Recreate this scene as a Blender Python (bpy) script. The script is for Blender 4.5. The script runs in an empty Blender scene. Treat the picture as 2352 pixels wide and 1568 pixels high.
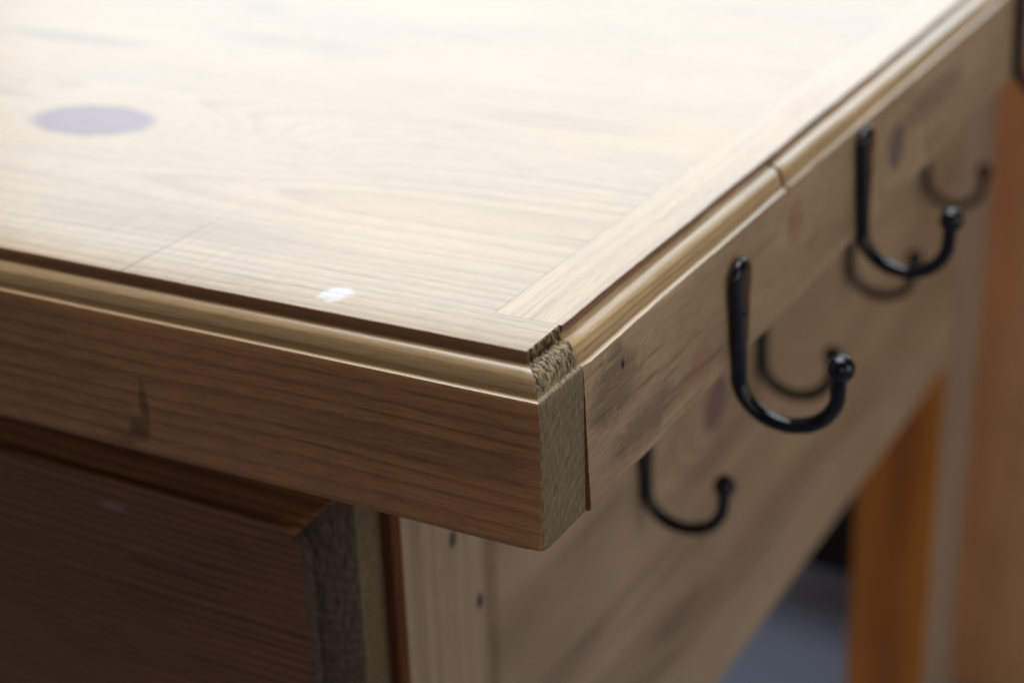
import bpy, bmesh, math, random
from mathutils import Vector, Matrix, noise
random.seed(7)
S = 0.001                       # geometry below is written in millimetres
scn = bpy.context.scene
col = scn.collection

# ------------------------------------------------------------------ camera
cd = bpy.data.cameras.new('camera'); cam = bpy.data.objects.new('camera', cd); col.objects.link(cam)
CX = Vector((0.8782, 0.1710, -0.4470)); CY = Vector((0.4748, -0.3768, 0.7951))
_f = 4009.0
CX = Vector((7876, 1534, -_f)).normalized(); CY = Vector((2411, -1902, _f)).normalized()
CY = (CY - CX * CX.dot(CY)).normalized(); CZ = CX.cross(CY)
# rows: image right, image down, forward - written in world axes
right = Vector((CX[0], CY[0], CZ[0])); down = Vector((CX[1], CY[1], CZ[1])); fwd = Vector((CX[2], CY[2], CZ[2]))
rot = Matrix((right, -down, -fwd)).transposed()
cam.matrix_world = Matrix.Translation(Vector((258.28, -476.85, 269.66)) * S) @ rot.to_4x4()
cd.sensor_width = 36.0; cd.lens = _f / 2352 * 36; cd.clip_start = 0.02; cd.clip_end = 50
cd.dof.use_dof = True; cd.dof.focus_distance = 0.632; cd.dof.aperture_fstop = 4.8
cd.dof.aperture_blades = 7
scn.camera = cam

# ------------------------------------------------------------------ world and lamps
w = bpy.data.worlds.new('World'); scn.world = w; w.use_nodes = True
bgn = w.node_tree.nodes['Background']; bgn.inputs[0].default_value = (0.75, 0.85, 1.0, 1); bgn.inputs[1].default_value = 0.022

def area(name, loc, target, sx, sy, power, color, spread=180):
    l = bpy.data.lights.new(name, 'AREA'); l.shape = 'RECTANGLE'; l.size = sx; l.size_y = sy
    l.energy = power; l.color = color; l.spread = math.radians(spread)
    o = bpy.data.objects.new(name, l); col.objects.link(o); o.location = loc
    d = Vector(target) - Vector(loc); o.rotation_euler = d.to_track_quat('-Z', 'Y').to_euler()
    return o
area('window_light', (-1.0, 3.4, 1.55), (-0.1, 0.2, 0.0), 4.9, 2.3, 113, (0.76, 0.89, 1.0))
area('ceiling_light', (-0.3, 0.42, 1.7), (-0.2, 0.25, 0.0), 1.6, 1.2, 46.0, (0.90, 0.95, 1.0))
area('side_light', (3.6, 0.2, 0.7), (0, 0.3, -0.1), 2.6, 2.2, 39.0, (1.0, 0.94, 0.86))
area('front_light', (1.0, -1.35, 0.3), (0.15, 0.0, -0.05), 1.2, 1.0, 3.9, (1.0, 0.87, 0.70))

scn.view_settings.view_transform = 'Standard'; scn.view_settings.look = 'None'
scn.view_settings.exposure = 0; scn.view_settings.gamma = 1
scn.render.engine = 'CYCLES'
scn.cycles.use_denoising = True
scn.cycles.max_bounces = 8

# ------------------------------------------------------------------ node helper
class NT:
    def __init__(s, name):
        s.m = bpy.data.materials.new(name); s.m.use_nodes = True; s.t = s.m.node_tree; s.n = s.t.nodes; s.n.clear()
        s.out = s.n.new('ShaderNodeOutputMaterial'); s.p = s.n.new('ShaderNodeBsdfPrincipled')
        s.t.links.new(s.p.outputs[0], s.out.inputs[0])
        tc = s.n.new('ShaderNodeTexCoord'); sp = s.n.new('ShaderNodeSeparateXYZ'); s.t.links.new(tc.outputs['Object'], sp.inputs[0])
        s.x, s.y, s.z = sp.outputs; s.pos = tc.outputs['Object']
    def put(s, sock, v):
        if isinstance(v, (int, float)): sock.default_value = v
        elif isinstance(v, tuple): sock.default_value = (*v, 1) if len(v) == 3 and sock.type == 'RGBA' else v
        else: s.t.links.new(v, sock)
    def math(s, op, a, b=0.0, c=0.0, clamp=False):
        n = s.n.new('ShaderNodeMath'); n.operation = op; n.use_clamp = clamp
        s.put(n.inputs[0], a); s.put(n.inputs[1], b)
        if len(n.inputs) > 2: s.put(n.inputs[2], c)
        return n.outputs[0]
    def add(s, a, b): return s.math('ADD', a, b)
    def sub(s, a, b): return s.math('SUBTRACT', a, b)
    def mul(s, a, b): return s.math('MULTIPLY', a, b)
    def vec(s, x, y, z):
        n = s.n.new('ShaderNodeCombineXYZ')
        for i, v in enumerate((x, y, z)): s.put(n.inputs[i], v)
        return n.outputs[0]
    def noise(s, v, detail=2.0, rough=0.5, dist=0.0):
        n = s.n.new('ShaderNodeTexNoise'); n.inputs['Scale'].default_value = 1.0
        n.inputs['Detail'].default_value = detail; n.inputs['Roughness'].default_value = rough; n.inputs['Distortion'].default_value = dist
        s.put(n.inputs['Vector'], v); return n.outputs['Fac']
    def step(s, v, lo, hi, a=0.0, b=1.0):
        n = s.n.new('ShaderNodeMapRange'); n.interpolation_type = 'SMOOTHSTEP'
        s.put(n.inputs[0], v)
        for i, k in enumerate((lo, hi, a, b)): s.put(n.inputs[i + 1], k)
        return n.outputs[0]
    def mix(s, f, a, b, mode='MIX'):
        n = s.n.new('ShaderNodeMix'); n.data_type = 'RGBA'; n.blend_type = mode
        s.put(n.inputs[0], f); s.put(n.inputs[6], a); s.put(n.inputs[7], b); return n.outputs[2]
    def scale(s, c, f):
        n = s.n.new('ShaderNodeVectorMath'); n.operation = 'SCALE'; s.put(n.inputs[0], c); s.put(n.inputs[3], f); return n.outputs[0]
    def blob(s, c, r, wob=0.0, ang=0.0):
        """0 at the centre, 1 on the rim of an ellipsoid (mm)"""
        d = [s.mul(s.sub(v, k * S), 1000.0) for v, k in zip((s.x, s.y, s.z), c)]
        if ang:
            ca, sa = math.cos(ang), math.sin(ang)
            d[0], d[1] = s.add(s.mul(d[0], ca), s.mul(d[1], sa)), s.sub(s.mul(d[1], ca), s.mul(d[0], sa))
        q = None
        for v, k in zip(d, r):
            if k is None: continue
            t = s.mul(v, 1.0 / k); t = s.mul(t, t); q = t if q is None else s.add(q, t)
        if wob:
            q = s.add(q, s.mul(s.sub(s.noise(s.vec(s.mul(s.x, 90.0), s.mul(s.y, 90.0), s.mul(s.z, 90.0)), 4.0, 0.65), 0.5), wob))
        return q

def wood(name, axis, early, late, pith=(0.05, -0.08), spacing=4.2, warp=5.0, knots=(), blots=(), ring=0.75,
         fibre=0.45, blotch=0.35, rough=0.42, coat=0.0, bump=0.35, extra=None, seed=0.0, spec=0.5, streak=0.5, sharp=1.8):
    m = NT(name)
    A, U, V = {'x': (m.x, m.y, m.z), 'y': (m.y, m.x, m.z), 'z': (m.z, m.x, m.y)}[axis]
    def sc(a, u, v, o=0.0): return m.vec(m.add(m.mul(A, a), o + seed), m.add(m.mul(U, u), o), m.mul(V, v))
    n1 = m.sub(m.noise(sc(2.6, 11, 11), 2.0), 0.5); n2 = m.sub(m.noise(sc(2.6, 11, 11, 7.3), 2.0), 0.5)
    u = m.add(m.sub(U, pith[0]), m.mul(n1, warp * S * 2)); v = m.add(m.sub(V, pith[1]), m.mul(n2, warp * S * 2))
    r = m.math('SQRT', m.add(m.mul(u, u), m.mul(v, v)))
    kmask = None
    kq = []
    for (c, rad, amp, spread, kc) in knots:
        q = m.blob(c, [None if k is None else k * s2 for k, s2 in zip(rad, spread)])
        r = m.add(r, m.mul(m.math('EXPONENT', m.mul(q, -1.0)), amp * S))
        kq.append((c, rad, kc))
    fine = m.sub(m.noise(sc(9, 260, 260, 3.1), 3.0, 0.6), 0.5)
    r = m.add(r, m.mul(fine, 0.0009))
    irr = m.mul(m.sub(m.noise(m.vec(m.mul(r, 75.0), 0.0, seed), 2.0), 0.5), 1.9)
    fr = m.math('FRACT', m.add(m.mul(r, 1000.0 / spacing), irr))
    rg = m.mul(m.math('POWER', m.step(fr, 0.05, 0.84), sharp), m.step(fr, 0.84, 1.0, 1.0, 0.0))
    strength = m.step(m.noise(sc(4, 22, 22, 5.0), 2.0), 0.25, 0.7, 0.45, 1.0)
    rg = m.mul(m.mul(rg, strength), ring)
    c = m.mix(rg, early, late)
    fb = m.sub(m.noise(sc(70, 1100, 1100, 1.7), 5.0, 0.78), 0.5)
    st = m.step(m.noise(sc(11, 420, 420, 9.0), 2.0, 0.6), 0.60, 0.74)
    bl = m.sub(m.noise(sc(6, 17, 17, 12.0), 4.0, 0.6), 0.5)
    f = m.add(m.add(1.0, m.mul(fb, fibre * 2)), m.add(m.mul(bl, blotch * 2), m.mul(st, -streak * 0.35)))
    c = m.scale(c, f)
    for (cc, rad, kc) in kq:
        q = m.blob(cc, rad, 0.5)
        c = m.mix(m.step(q, 0.62, 1.22, 0.88, 0.0), c, m.mix(m.step(q, 0.1, 1.0), kc, tuple(k * 0.75 for k in kc)))
    for (cc, rad, kc, amt, wob) in blots:
        q = m.blob(cc, rad, wob)
        brk = m.step(m.add(m.noise(sc(38, 420, 420, 4.4), 5.0, 0.75), m.mul(amt, 0.12)), 0.40, 0.60, 0.15 if amt < 0.95 else 1.0, 1.0)
        c = m.mix(m.mul(brk, m.step(q, 0.15, 1.25, amt, 0.0)), c, kc)
    rr = m.add(rough, m.add(m.mul(bl, 0.14), m.mul(fb, 0.12)))
    h = m.add(m.mul(fb, 0.6), m.add(m.mul(rg, 0.35), m.mul(st, -0.5)))
    if extra: c, rr, h = extra(m, c, rr, h)
    m.put(m.p.inputs['Base Color'], c); m.put(m.p.inputs['Roughness'], rr)
    m.p.inputs['Specular IOR Level'].default_value = spec
    m.p.inputs['Coat Weight'].default_value = coat; m.p.inputs['Coat Roughness'].default_value = 0.22
    b = m.n.new('ShaderNodeBump'); b.inputs['Strength'].default_value = bump; b.inputs['Distance'].default_value = 0.0006
    m.put(b.inputs['Height'], h); m.put(m.p.inputs['Normal'], b.outputs[0])
    return m.m

def endgrain(name, base, dark, rough=0.7, dirt=0.0, lo=0.45, hi=0.60):
    m = NT(name)
    d = m.vec(m.mul(m.x, 700.0), m.mul(m.y, 1100.0), m.mul(m.z, 170.0))
    a = m.noise(d, 5.0, 0.72)
    b2 = m.noise(m.vec(m.mul(m.x, 60.0), m.mul(m.y, 90.0), m.mul(m.z, 45.0)), 4.0, 0.6)
    c = m.mix(m.step(a, 0.32, 0.66, 1.0, 0.0), base, dark)
    c = m.mix(m.step(b2, 0.42, 0.68, 0.0, 0.3), c, tuple(k * 0.55 for k in base))
    yy, zz = m.sub(m.y, 0.052), m.sub(m.z, -0.095)
    rr_ = m.add(m.math('SQRT', m.add(m.mul(yy, yy), m.mul(zz, zz))), m.mul(m.sub(b2, 0.5), 0.004))
    arc = m.step(m.math('FRACT', m.mul(rr_, 210.0)), 0.45, 0.95)
    c = m.mix(m.mul(arc, 0.38), c, dark)
    if dirt:
        z = m.step(m.add(m.z, m.mul(m.sub(b2, 0.5), 0.02)), -0.004, 0.004)
        sp = m.step(m.noise(m.vec(m.mul(m.x, 480.0), m.mul(m.y, 640.0), m.mul(m.z, 300.0)), 5.0, 0.75), lo, hi)
        c = m.mix(m.mul(z, m.mul(m.sub(1.0, sp), dirt)), c, (0.010, 0.010, 0.013))
    m.put(m.p.inputs['Base Color'], c); m.p.inputs['Roughness'].default_value = rough; m.p.inputs['Specular IOR Level'].default_value = 0.2
    b = m.n.new('ShaderNodeBump'); b.inputs['Strength'].default_value = 0.3; b.inputs['Distance'].default_value = 0.0006
    m.put(b.inputs['Height'], a); m.put(m.p.inputs['Normal'], b.outputs[0])
    return m.m

# ------------------------------------------------------------------ materials
EARLY = (0.50, 0.355, 0.205); LATE = (0.30, 0.175, 0.085)
KNOT = (0.13, 0.060, 0.055)
PZ = 14.65
def top_extra(m, c, rr, h):
    # white ring mark, a mark across the grain, sanding scratches across the front left
    q = m.blob((-99.5, 24.2, PZ), (6.2, 7.6, None), 3.2)
    wmk = m.mul(m.step(q, 0.35, 1.15, 0.5, 0.0), m.step(m.noise(m.vec(m.mul(m.x, 700.0), m.mul(m.y, 700.0), 0.0), 4.0, 0.7), 0.33, 0.5, 0.35, 1.0))
    c = m.mix(wmk, c, (0.74, 0.74, 0.80))
    ln = m.math('ABSOLUTE', m.add(m.sub(m.x, -0.1925), m.mul(m.sub(m.noise(m.vec(m.mul(m.y, 60.0), 0.0, 0.0)), 0.5), 0.0012)))
    lm = m.mul(m.step(ln, 0.0002, 0.0007, 0.7, 0.0), m.step(m.y, 0.045, 0.095, 1.0, 0.0))
    c = m.mix(lm, c, (0.09, 0.055, 0.045))
    sc = m.noise(m.vec(m.mul(m.x, 800.0), m.mul(m.y, 14.0), 0.0), 3.0, 0.7)
    area_ = m.mul(m.step(m.x, -0.19, -0.10, 1.0, 0.25), m.step(m.y, 0.06, 0.13, 1.0, 0.0))
    c = m.scale(c, m.add(1.0, m.mul(m.mul(m.sub(sc, 0.55), 0.75), area_)))
    return c, m.add(rr, m.mul(wmk, -0.1)), m.add(h, m.mul(m.mul(sc, area_), 0.5))

M_top = wood('tabletop_pine', 'x', (0.49, 0.345, 0.20), LATE, pith=(0.12, -0.045), spacing=5.5, warp=10, rough=0.40, coat=0.35, ring=0.5, streak=0.95, fibre=0.6,
             knots=[((-341, 164, PZ), (36, 24.5, None), 75, (3.2, 1.5, 1), (0.19, 0.095, 0.12)),
                    ],
             blots=[((-400, 393, PZ), (20, 10, None), (0.19, 0.13, 0.14), 0.45, 0.4), ((-339, 160, PZ), (13, 2.5, None), (0.08, 0.04, 0.05), 0.6, 0.5), ((-462, 291, PZ), (62, 11, None), (0.13, 0.10, 0.09), 0.5, 0.6),
                    ((-424, 186, PZ), (30, 9, None), (0.14, 0.11, 0.10), 0.4, 0.5),
                    ((-330, 330, PZ), (70, 14, None), (0.22, 0.15, 0.12), 0.35, 0.6),
                    ((-120, 250, PZ), (60, 14, None), (0.27, 0.18, 0.13), 0.35, 0.6),
                    ((-200, 60, PZ), (90, 18, None), (0.24, 0.15, 0.09), 0.35, 0.8)],
             extra=top_extra, blotch=0.30, bump=0.30)
M_front = wood('front_board_pine', 'x', (0.41, 0.198, 0.082), (0.150, 0.057, 0.022), pith=(-0.05, -0.30), spacing=6.5, warp=6, rough=0.40, sharp=4.5,
               blots=[((-181, 0, -38), (2.6, None, 12), (0.06, 0.028, 0.016), 0.60, 2.2),
                      ((-185, 0, -50), (6, None, 6), (0.055, 0.025, 0.014), 0.65, 2.2),
                      ((-195, 0, -56), (9, None, 4), (0.06, 0.028, 0.016), 0.50, 2.2),
                      ((-60, 0, -30), (60, None, 6), (0.20, 0.09, 0.035), 0.5, 0.8)],
               ring=0.50, bump=0.4, seed=3.3, streak=0.7, blotch=0.4, fibre=0.8, spec=0.32)
M_fronttop = wood('front_moulding_pine', 'x', (0.46, 0.300, 0.150), (0.28, 0.15, 0.062), pith=(-0.03, -0.12), spacing=5.0, warp=3, rough=0.33,
                  ring=0.7, bump=0.3, seed=1.3, coat=0.7)
M_side = wood('side_board_pine', 'y', (0.42, 0.292, 0.172), (0.22, 0.134, 0.076), pith=(-0.3, -0.02), spacing=6, warp=8, rough=0.5, seed=5.1,
              knots=[((0, 412, -31), (None, 15, 13), 20, (1, 2.5, 1.6), (0.13, 0.085, 0.10))],
              blots=[((0, 58, -18), (None, 26, 15), (0.075, 0.050, 0.034), 0.62, 2.6),
                     ((0, 88, -46), (None, 40, 10), (0.085, 0.055, 0.042), 0.55, 2.2),
                     ((0, 66.5, -13), (None, 1.6, 2.4), (0.01, 0.008, 0.008), 1.0, 0.5),
                     ((0, 255, -20), (None, 12, 12), (0.27, 0.10, 0.07), 0.6, 0.4),
                     ((0, 142, -45), (None, 14, 12), (0.28, 0.12, 0.08), 0.5, 0.4),
                     ((0, 480, -22), (None, 70, 12), (0.10, 0.07, 0.06), 0.6, 0.6)],
              ring=0.55, bump=0.5, streak=1.4, blotch=0.5, fibre=0.7)
M_sidetop = wood('side_moulding_pine', 'y', (0.50, 0.34, 0.165), (0.26, 0.14, 0.055), pith=(0.02, -0.06), spacing=3.4, warp=4, rough=0.34, seed=8.4,
                 ring=0.85, bump=0.35, coat=0.7, blotch=0.4)
M_apron = wood('side_panel_pine', 'y', (0.365, 0.262, 0.162), (0.205, 0.130, 0.080), pith=(-0.3, -0.2), spacing=13, warp=26, rough=0.5, seed=2.2,
               knots=[((-100, 409, -205), (None, 20, 18), 30, (1, 2.5, 2), (0.19, 0.105, 0.11))],
               blots=[((-100, 205, -270), (None, 70, 10), (0.16, 0.10, 0.07), 0.55, 0.8),
                      ((-100, 330, -130), (None, 90, 9), (0.17, 0.11, 0.075), 0.5, 0.8),
                      ((-100, 240, -200), (None, 50, 8), (0.18, 0.11, 0.075), 0.4, 0.8),
                      ((-100, 420, -240), (None, 120, 12), (0.2, 0.13, 0.09), 0.45, 0.8),
                      ((-100, 350, -325), (None, 50, 9), (0.17, 0.10, 0.07), 0.55, 0.8)],
               ring=0.6, blotch=0.45, bump=0.2)
M_rail = wood('lower_rail_pine', 'y', (0.41, 0.305, 0.20), (0.29, 0.195, 0.127), spacing=9, warp=5, rough=0.5, seed=6.6, ring=0.5, bump=0.2)
M_stile = wood('stile_pine', 'z', (0.37, 0.265, 0.175), (0.21, 0.137, 0.092), spacing=11, warp=16, rough=0.5, seed=4.6,
               blots=[((-100, 120, -178), (None, 3.2, 5.0), (0.01, 0.008, 0.008), 1.0, 0.3),
                      ((-100, 99, -133), (None, 4, 5.5), (0.03, 0.02, 0.015), 0.9, 0.8)], ring=0.5, bump=0.25, blotch=0.4)
M_leg_shaded = wood('leg_shaded_pine', 'z', (0.74, 0.26, 0.032), (0.42, 0.12, 0.013), spacing=12, warp=5, rough=0.45, seed=9.6, ring=0.7, bump=0.2)  # leg wood with its shaded, orange look put into the colour
M_leg_lit = wood('leg_lit_side_pine', 'z', (0.33, 0.255, 0.19), (0.21, 0.15, 0.115), spacing=9, warp=5, rough=0.5, seed=9.6, ring=0.5, bump=0.2)  # same leg wood, greyer: the lit side put into the colour
M_drawer = wood('drawer_pine', 'x', (0.235, 0.108, 0.050), (0.095, 0.037, 0.017), pith=(-0.02, -0.34), spacing=4.6, warp=9, rough=0.42, seed=7.7,
                blots=[((-228, 22, -108), (9, None, 2.5), (0.28, 0.22, 0.22), 0.7, 0.9)], ring=0.95, bump=0.9, streak=0.9, spec=0.2, fibre=0.6)
M_inner = wood('carcass_pine', 'z', (0.26, 0.095, 0.040), (0.13, 0.04, 0.018), spacing=7, rough=0.5, seed=1.9, bump=0.3)
M_end = endgrain('board_end_grain', (0.285, 0.218, 0.130), (0.105, 0.084, 0.050))
M_endbead = endgrain('worn_moulding_end', (0.48, 0.36, 0.20), (0.18, 0.13, 0.08), dirt=0.96, lo=0.40, hi=0.55)
M_endquirk = endgrain('dirty_quirk_end', (0.50, 0.32, 0.10), (0.20, 0.10, 0.04), dirt=0.93, lo=0.47, hi=0.60)
M_quirk = wood('varnish_in_quirk', 'x', (0.22, 0.105, 0.042), (0.12, 0.050, 0.020), spacing=4, warp=3, rough=0.3, seed=3.9, coat=0.6, ring=0.4, blotch=0.5)
M_endside = endgrain('side_board_end', (0.30, 0.13, 0.06), (0.10, 0.04, 0.02))
M_enddrawer = endgrain('drawer_end_grain', (0.19, 0.140, 0.075), (0.085, 0.062, 0.034))
M_endmould = endgrain('drawer_moulding_end', (0.105, 0.075, 0.050), (0.022, 0.015, 0.010))

m = NT('black_iron')
nn = m.noise(m.vec(m.mul(m.x, 260.0), m.mul(m.y, 260.0), m.mul(m.z, 260.0)), 4.0, 0.6)
m.put(m.p.inputs['Base Color'], m.mix(nn, (0.002, 0.003, 0.005), (0.005, 0.007, 0.012)))
m.put(m.p.inputs['Roughness'], m.step(nn, 0.3, 0.7, 0.10, 0.22)); m.p.inputs['Specular IOR Level'].default_value = 0.42
b = m.n.new('ShaderNodeBump'); b.inputs['Strength'].default_value = 0.25; b.inputs['Distance'].default_value = 0.0008
m.put(b.inputs['Height'], nn); m.put(m.p.inputs['Normal'], b.outputs[0]); M_iron = m.m

m = NT('floor_slate')
n1 = m.noise(m.vec(m.mul(m.x, 5.0), m.mul(m.y, 5.0), 0.0), 5.0, 0.6)
m.put(m.p.inputs['Base Color'], m.mix(n1, (0.19, 0.205, 0.26), (0.27, 0.29, 0.36))); m.p.inputs['Roughness'].default_value = 0.85; m.p.inputs['Specular IOR Level'].default_value = 0.15
M_floor = m.m
m = NT('shade_board_dark')  # near-black, for the added board that stands in for shade
n1 = m.noise(m.vec(m.mul(m.x, 7.0), m.mul(m.y, 7.0), m.mul(m.z, 7.0)), 4.0, 0.6)
m.put(m.p.inputs['Base Color'], m.mix(n1, (0.018, 0.018, 0.024), (0.045, 0.044, 0.055))); m.p.inputs['Roughness'].default_value = 0.7
M_shade_board = m.m
M_cup = wood('cupboard_wood', 'z', (0.72, 0.39, 0.175), (0.54, 0.27, 0.105), spacing=16, warp=12, rough=0.5, seed=12.6, ring=0.5, bump=0.2)

# ------------------------------------------------------------------ mesh helpers
def link(name, bm, mats, parent=None, smooth=None, bevel=0.0, loc=None, seg=2):
    bmesh.ops.recalc_face_normals(bm, faces=bm.faces)
    me = bpy.data.meshes.new(name); bm.to_mesh(me); bm.free()
    for k in (mats if isinstance(mats, (list, tuple)) else [mats]): me.materials.append(k)
    o = bpy.data.objects.new(name, me); col.objects.link(o)
    if smooth is not None: me.shade_smooth() if smooth is True else me.set_sharp_from_angle(angle=math.radians(smooth))
    if parent is not None:
        o.parent = parent
        if loc is None: o.matrix_parent_inverse = parent.matrix_world.inverted()
        else: o.location = loc
    if bevel:
        b = o.modifiers.new('bevel', 'BEVEL'); b.width = bevel * S; b.segments = seg; b.limit_method = 'ANGLE'; b.angle_limit = math.radians(40)
        o.modifiers.new('wn', 'WEIGHTED_NORMAL'); me.shade_smooth()
    return o
def box(bm, x0, x1, y0, y1, z0, z1, mi=0):
    v = [bm.verts.new((x * S, y * S, z * S)) for x in (x0, x1) for y in (y0, y1) for z in (z0, z1)]
    fs = [bm.faces.new([v[i] for i in q]) for q in ((0, 1, 3, 2), (4, 6, 7, 5), (0, 4, 5, 1), (2, 3, 7, 6), (0, 2, 6, 4), (1, 5, 7, 3))]
    for f in fs: f.material_index = mi
    return fs     # -x, +x, -y, +y, -z, +z

def tag(o, label=None, cat=None, group=None, kind=None):
    for k, v in (('label', label), ('category', cat), ('group', group), ('kind', kind)):
        if v: o[k] = v

# ------------------------------------------------------------------ setting
bm = bmesh.new(); box(bm, -4000, 4000, -3000, 5000, -910, -880)
tag(link('floor', bm, M_floor), kind='structure')
bm = bmesh.new(); box(bm, -3000, -192, 1300, 1325, -879.9, -705)  # low dark board, added to darken the far floor under the table
tag(link('shade_board', bm, M_shade_board, bevel=3), kind='structure')

# ------------------------------------------------------------------ the table
XL, YB = -1300.0, 1094.0        # left and rear edge of the top
tab = bpy.data.objects.new('table', None); col.objects.link(tab); tab.location = (XL / 2 * S, YB / 2 * S, -0.880)
bpy.context.view_layer.update()
tag(tab, 'glossy old pine table with moulded edge, front drawer and black iron hooks on its side', 'table')

# moulding section: (inset from the face, height), from the bottom of the face to the top
INS = 9.3
SEC = [(1.6, -61.0), (0.6, -60.6), (0.1, -59.9)] + [(0.0, -58 + 56.8 * k / 18) for k in range(19)] + [(0.35, -0.35), (1.0, 0.0), (2.2, 0.1)]
NL = len(SEC) - 4    # last point of the plain face
for k in range(0, 11):
    a = math.pi / 2 * k / 10
    SEC.append((2.3 + 5.8 * (1 - math.cos(a)), 0.5 + 8.9 * math.sin(a)))
SEC += [(8.6, 9.25), (8.9, 9.6), (8.95, 11.2), (8.7, 11.5), (8.75, 13.9), (9.0, 14.45), (9.6, PZ)]
NF = NL + 1

def wob(t, s, amp, f=0.02): return amp * noise.noise(Vector((t * f, s, 0.3)))

# front board: runs the full width, moulding returned round its end
THK = 33.8
bm = bmesh.new()
xs = [XL + 40 * i for i in range(int((-400 - XL) / 40))] + [-400 + 5 * i for i in range(79)]
rows = []
def fpt(x, i):
    ins, z = SEC[i]
    w_ = wob(x, i * 0.02, 0.25, 0.013) + (wob(x, 9, 0.22, 0.16) if i >= len(SEC) - 3 else 0)
    return (x * S, (ins + w_) * S, (z + wob(x, 5, 0.12, 0.03)) * S)
for x in xs:
    r = [bm.verts.new(fpt(x, i)) for i in range(len(SEC))]
    rows.append(r)
rc = []                                   # the worn arris: a small uneven radius
for j in range(4):
    a = math.pi / 2 * j / 3; q = []
    for i, (ins, z) in enumerate(SEC):
        rad = (0.9 + 0.7 * noise.noise(Vector((z * 0.35, 0.5, 0.1))) + 0.5 * noise.noise(Vector((z * 1.1, 2.5, 0.1))) + (1.3 if z < -57 else 0)) if z < 1 else 0.55
        q.append(bm.verts.new((-(ins + rad * (1 - math.sin(a))) * S, (ins + rad * (1 - math.cos(a))) * S, (z + (0.5 if z < -58 else 0)) * S)))
    rc.append(q)
rows += rc; r = rc[-1]
for a, c in zip(rows, rows[1:]):
    for i in range(len(SEC) - 1):
        f = bm.faces.new((a[i], c[i], c[i + 1], a[i + 1])); f.material_index = (0 if i < NF else (1 if i < len(SEC) - 6 else 4)) if c is not rc[2] and c is not rc[3] else 2
ys = [THK * k / 8 for k in range(1, 9)]
prev = r; erows = [r]
for k in range(1, 9):
    q = []
    for i, (ins, z) in enumerate(SEC):
        y = ins + 1.2 + (THK - ins - 1.2) * k / 8
        q.append(bm.verts.new((-(ins + wob(y, 2 + i * .02, 0.2, 0.2)) * S, y * S, (z + (wob(y, 4, 0.25, 0.2) if i > NF else 0)) * S)))
    erows.append(q)
for a, c in zip(erows, erows[1:]):
    for i in range(len(SEC) - 1):
        f = bm.faces.new((a[i], c[i], c[i + 1], a[i + 1])); f.material_index = 2 if i < NL + 2 else (5 if i < len(SEC) - 6 else 6)
# top surface, back and underside
back_t = [bm.verts.new((x * S, THK * S, PZ * S)) for x in xs]
for i in range(len(xs) - 1):
    f = bm.faces.new((rows[i][-1], rows[i + 1][-1], back_t[i + 1], back_t[i])); f.material_index = 3
f = bm.faces.new([rows[-5][-1], rc[0][-1], rc[1][-1], rc[2][-1]] + [e[-1] for e in erows] + [back_t[-1]]); f.material_index = 3
bb = [bm.verts.new((x * S, THK * S, -61 * S)) for x in xs]
for i in range(len(xs) - 1):
    bm.faces.new((rows[i][0], rows[i + 1][0], bb[i + 1], bb[i])); bm.faces.new((back_t[i], back_t[i + 1], bb[i + 1], bb[i]))
bm.faces.new([rows[-5][0], rc[0][0], rc[1][0], rc[2][0]] + [e[0] for e in erows] + [bb[-1]])
bm.faces.new([bb[-1], back_t[-1]] + erows[-1][::-1])
link('front_board', bm, [M_front, M_fronttop, M_end, M_top, M_quirk, M_endbead, M_endquirk], tab, smooth=35)

# side board: starts behind the front board's end, leans out a little towards its foot
def side_board(y0, y1, out, first):
    bm = bmesh.new(); rows = []
    n = int((y1 - y0) / 5)
    for k in range(n + 1):
        y = y0 + (y1 - y0) * k / n
        q = []
        for i, (ins, z) in enumerate(SEC):
            x = -ins + (out if NL < i < len(SEC) - 4 else 0) + (1.5 * min(1, -z / 60) if z < 0 else 0)
            if i >= NF: x += wob(y, 1 + i * 0.01, 0.9, 0.011) + wob(y, 3, 0.3, 0.05)
            if i >= len(SEC) - 4: x += wob(y, 8, 0.7, 0.018) + wob(y, 12, 0.25, 0.12)
            if i in (NL, NL + 1, NL + 2): x += wob(y, 6, 0.35, 0.14)
            ye = y
            if k == 0 and first and z < 0: ye = y + 1.4 * (-z / 60) + wob(z, 2, 0.5, 0.2)
            if k in (0, n) and NL < i < len(SEC) - 3: x -= 0.7
            if k == 0 and not first and (i <= NL or i >= len(SEC) - 3): ye = y0 - 1.15
            q.append(bm.verts.new((x * S, ye * S, (z + (0.4 if i > NL + 1 and not first and i < len(SEC) - 4 else 0)) * S)))
        rows.append(q)
    for a, c in zip(rows, rows[1:]):
        for i in range(len(SEC) - 1):
            f = bm.faces.new((a[i], a[i + 1], c[i + 1], c[i])); f.material_index = 0 if i < NL + 1 else (1 if i < len(SEC) - 5 else 4)
    xi = -36.2
    it = [bm.verts.new((xi * S, q[-1].co.y, PZ * S)) for q in (rows[0], rows[-1])]
    ib = [bm.verts.new((xi * S, q[-1].co.y, -61 * S)) for q in (rows[0], rows[-1])]
    f = bm.faces.new([q[-1] for q in rows] + [it[1], it[0]]); f.material_index = 2
    bm.faces.new([q[0] for q in rows] + [ib[1], ib[0]])
    f = bm.faces.new(rows[0] + [it[0], ib[0]]); f.material_index = 3
    f = bm.faces.new(rows[-1] + [it[1], ib[1]]); f.material_index = 3
    bm.faces.new((it[0], it[1], ib[1], ib[0]))
    return link('side_board', bm, [M_side, M_sidetop, M_topside, M_endside, M_quirk], tab, smooth=35)
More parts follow.
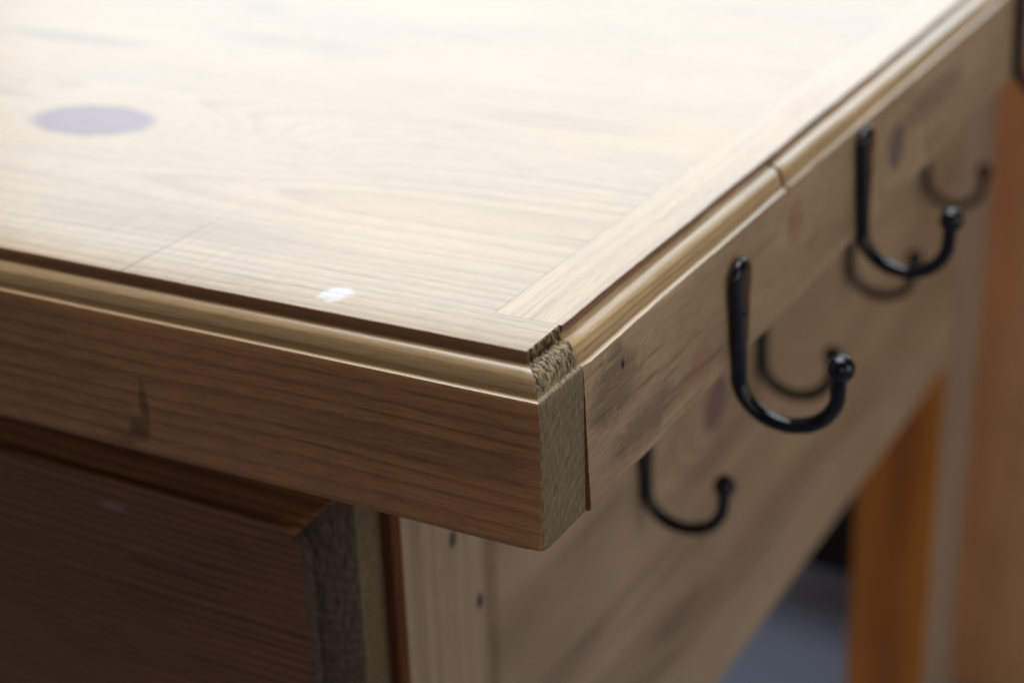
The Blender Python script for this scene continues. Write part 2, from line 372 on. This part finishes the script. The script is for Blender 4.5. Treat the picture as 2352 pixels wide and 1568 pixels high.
M_topside = wood('tabletop_side_strip', 'y', (0.49, 0.345, 0.20), LATE, pith=(0.05, -0.10), spacing=5, warp=5, rough=0.40, coat=0.35, ring=0.35, streak=0.6, fibre=0.6, seed=15.0, bump=0.3,
                 blots=[((-22, 330, PZ), (8, 40, None), (0.42, 0.2, 0.15), 0.4, 0.5)])
side_board(THK + 0.15, 243.6, 0.0, True)
side_board(244.8, YB, 0.6, False)

# the far two edges of the top, plain
bm = bmesh.new(); box(bm, XL - 30, XL - 0.5, 0, YB, -61, PZ); link('edge_board', bm, M_side, tab, bevel=3)
bm = bmesh.new(); box(bm, XL, 0, YB + 0.5, YB + 34, -61, PZ); link('edge_board', bm, M_side, tab, bevel=3)
# field of the top: wide planks, grain along x
seams = [THK + 1.0, 262, 470, 690, 930, YB]
for a, c in zip(seams, seams[1:]):
    bm = bmesh.new(); box(bm, XL, -36.3, a - 0.95 if a == seams[0] else a + 0.05, c - 0.05, -8, PZ)
    link('top_plank', bm, M_top, tab, bevel=0.06, seg=1)

# side of the case, plane x = -100
XA = -100.0
bm = bmesh.new(); fs = box(bm, XA - 6, XA, 58, 127, -880, -61.3); fs[2].material_index = 1; link('stile', bm, [M_stile, M_inner], tab, bevel=0.8)
bm = bmesh.new(); box(bm, XA - 20, XA - 11.5, 127.05, 965.9, -354.6, -61.5)
# bolection: panel with a bevelled front edge
link('groove_board', bm, M_apron, tab)
bm = bmesh.new()
v = []
for y in (138, 965.8):
    pts = [(XA - 11.4, y - (7.0 if y == 138 else 0)), (XA, y)]
    v.append([[bm.verts.new((px * S, py * S, z * S)) for z in (-354.8, -61.4)] for px, py in pts])
for k in range(2):
    bm.faces.new((v[k][0][0], v[k][1][0], v[k][1][1], v[k][0][1]))
bm.faces.new((v[0][0][0], v[1][0][0], v[1][0][1], v[0][0][1])); bm.faces.new((v[0][1][0], v[1][1][0], v[1][1][1], v[0][1][1]))
bm.faces.new((v[0][0][0], v[0][1][0], v[1][1][0], v[1][0][0])); bm.faces.new((v[0][0][1], v[0][1][1], v[1][1][1], v[1][0][1]))
link('side_panel', bm, M_apron, tab, bevel=1.0)
bm = bmesh.new(); box(bm, XA - 20, XA + 1.5, 127.1, 965.7, -416, -355); link('lower_rail', bm, M_rail, tab, bevel=3, seg=3)
# legs
def leg(x0, x1, y0, y1):
    bm = bmesh.new(); fs = box(bm, x0, x1, y0, y1, -880, -61.6)
    fs[1].material_index = 1  # right face gets the lit copy of the leg colour
    return link('leg', bm, [M_leg_shaded, M_leg_lit], tab, bevel=2.5)
leg(-180, XA, 966.2, 1081)
leg(XL + 100, XL + 180, 966.2, 1081)
leg(XL + 100, XL + 180, 62, 150)
# case: front frame, back, bottom
bm = bmesh.new(); box(bm, XA - 60, XA - 6.2, 66, 100, -880, -61.3); link('front_stile', bm, M_inner, tab, bevel=1)
bm = bmesh.new(); box(bm, XL + 180, XA - 60.2, 60, 80, -416, -61.5); link('front_rail', bm, M_inner, tab)
bm = bmesh.new(); box(bm, XL + 180, -180.3, 1040, 1060, -416, -61.5); link('back_panel', bm, M_inner, tab)
bm = bmesh.new(); box(bm, XL + 181, -121, 101, 1039, -414, -404); link('case_bottom', bm, M_inner, tab)
bm = bmesh.new(); box(bm, XL + 110, XL + 130, 151, 966, -416, -61.5); link('side_panel', bm, M_apron, tab)

# drawer front: rounded raised field inside an ovolo edge
def rrect(x0, x1, z0, z1, r, n=8):
    pts = []
    for cx, cz, a0 in ((x1 - r, z1 - r, 0), (x0 + r, z1 - r, 90), (x0 + r, z0 + r, 180), (x1 - r, z0 + r, 270)):
        for k in range(n + 1):
            a = math.radians(a0 + 90 * k / n); pts.append((cx + r * math.cos(a), cz + r * math.sin(a)))
    return pts
bm = bmesh.new()
dx0, dx1, dz0, dz1 = XL + 205, -111.5, -402, -80
prof = [(0, 60, 0.4), (0, 43, 0.4), (0.4, 41.5, 0.5), (2.6, 38.0, 1), (6.2, 33, 3), (10.0, 29.4, 6), (13.2, 27.8, 9), (13.6, 27.6, 14), (13.9, 23.4, 15), (14.8, 22.2, 15.5)]
loops = []
for ins, y, r in prof:
    loops.append([bm.verts.new((px * S, y * S, pz * S)) for px, pz in rrect(dx0 + ins, dx1 - ins, dz0 + ins, dz1 - ins, r)])
for k, (a, c) in enumerate(zip(loops, loops[1:])):
    for i in range(len(a)):
        j = (i + 1) % len(a)
        f = bm.faces.new((a[i], a[j], c[j], c[i]))
        nx = abs((a[j].co - a[i].co).normalized().z)
        right_side = nx > 0.7
        f.material_index = (1 if k < 2 else (2 if k < 9 else 0)) if right_side else 0
bm.faces.new(loops[-1]); bm.faces.new(loops[0])
dr = link('drawer_front', bm, [M_drawer, M_enddrawer, M_endmould], tab, smooth=30)
tag(dr, 'dark stained drawer front with a raised round-cornered field')

# ------------------------------------------------------------------ hooks
def hook_mesh():
    path = []                    # (x, z, half width in y, half thickness)
    wy = lambda s: (0.8 if s <= 0 else min(9.4, 0.8 + 8.6 * math.sqrt(min(1, s / 6.0)))) if s < 14 else max(3.8, 9.4 - (s - 14) * 0.145)
    th = lambda s: (0.8 if s <= 0 else min(2.7, 0.8 + 1.9 * math.sqrt(min(1, s / 4.0)))) if s < 20 else min(3.7, 2.7 + (s - 20) * 0.03)
    for k in range(0, 31):
        s = 55 * (k / 30) ** (1.3)
        path.append((3.1, -s, wy(s), th(s)))
    for k in range(1, 37):
        a = math.pi + math.pi * 0.97 * k / 36
        path.append((26 + 22.9 * math.cos(a), -55 + 20 * math.sin(a), 3.75 - 0.2 * k / 36, 3.7 - 0.2 * k / 36))
    path.append((49.0, -50, 3.4, 3.4)); path.append((49.3, -45, 3.4, 3.4))
    bm = bmesh.new(); rings = []
    for i, (x, z, a, b) in enumerate(path):
        p0, p1 = path[max(0, i - 1)], path[min(len(path) - 1, i + 1)]
        t = Vector((p1[0] - p0[0], 0, p1[1] - p0[1])).normalized(); nrm = Vector((t.z, 0, -t.x))
        q = []
        for k in range(16):
            an = 2 * math.pi * k / 16; ca, sa = math.cos(an), math.sin(an)
            e = 0.72 if i < 24 else 1.0
            cy = math.copysign(abs(ca) ** e, ca) * a; cn = math.copysign(abs(sa) ** e, sa) * b
            w1 = 1 + 0.07 * noise.noise(Vector((x * .15, z * .15, k * .4)))
            q.append(bm.verts.new(((x + nrm.x * cn * w1) * S, cy * w1 * S, (z + nrm.z * cn * w1) * S)))
        rings.append(q)
    for a, c in zip(rings, rings[1:]):
        for k in range(16): bm.faces.new((a[k], a[(k + 1) % 16], c[(k + 1) % 16], c[k]))
    bm.faces.new(rings[0]); bm.faces.new(rings[-1])
    return bm
def ball_mesh():
    bm = bmesh.new(); bmesh.ops.create_uvsphere(bm, u_segments=28, v_segments=18, radius=6.2 * S)
    for v in bm.verts:
        v.co.z *= 1.04; v.co += v.co.normalized() * noise.noise(v.co * 400) * 0.0003
        v.co += Vector((49.5 * S, 0, -43.2 * S))
    return bm
def screw_mesh():
    bm = bmesh.new()
    prof = [(0.0, 0.9), (1.2, 0.85), (2.2, 0.6), (2.8, 0.1), (2.85, -1.5)]
    rr = [[bm.verts.new(((5.9 + h) * S, r * math.cos(a) * S, (-24 + r * math.sin(a)) * S)) for a in [2 * math.pi * k / 20 for k in range(20)]] for r, h in prof[1:]]
    for a, c in zip(rr, rr[1:]):
        for k in range(20): bm.faces.new((a[k], a[(k + 1) % 20], c[(k + 1) % 20], c[k]))
    bm.faces.new(rr[0]); return bm
hk = link('hook', hook_mesh(), M_iron, tab, smooth=True, loc=(0, 0, 0))
bl = link('ball_tip', ball_mesh(), M_iron, hk, smooth=True, loc=(0, 0, 0))
sw = link('screw_head', screw_mesh(), M_iron, hk, smooth=40, loc=(0, 0, 0))
base = Vector(tab.location)
spots = [(0.8, 178, -10, 0, 'sharpest black iron hook, nearest the corner on the upper side board'),
         (0.8, 348, 0, -2, 'second black iron hook along the upper side board'),
         (0.8, 672, 4, 2, 'black iron hook cut off by the right edge, last on the upper side board'),
         (XA, 300, -153, 1, 'black iron hook on the lower side panel below the near corner of the top'),
         (XA, 478, -150, 0, 'dim black hook on the lower side panel, partly hidden behind the sharpest hook'),
         (XA, 651, -148, 0, 'dim black hook on the lower side panel, just under the second upper hook'),
         (XA, 838, -142, -3, 'faintest, most blurred black hook, farthest back on the lower side panel')]
for i, (x, y, z, rz, lab) in enumerate(spots):
    if i == 0: h = hk
    else:
        h = hk.copy(); col.objects.link(h); h.parent = tab
        for ch in (bl, sw):
            c2 = ch.copy(); col.objects.link(c2); c2.parent = h
    h.location = Vector((x * S, y * S, z * S)) - base
    h.rotation_euler = (0, 0, math.radians(rz)); tag(h, lab, group='black hooks screwed along the side of the table')

# ------------------------------------------------------------------ brown wooden piece behind the table
cup = bpy.data.objects.new('cupboard', None); col.objects.link(cup); cup.location = (0.2, 1.35, -0.880)
bpy.context.view_layer.update()
tag(cup, 'blurred brown wooden furniture standing behind the far leg of the table at the right edge', 'cupboard')
bm = bmesh.new(); box(bm, -190, 600, 1135, 1560, -880, -75); link('body', bm, M_cup, cup, bevel=4)
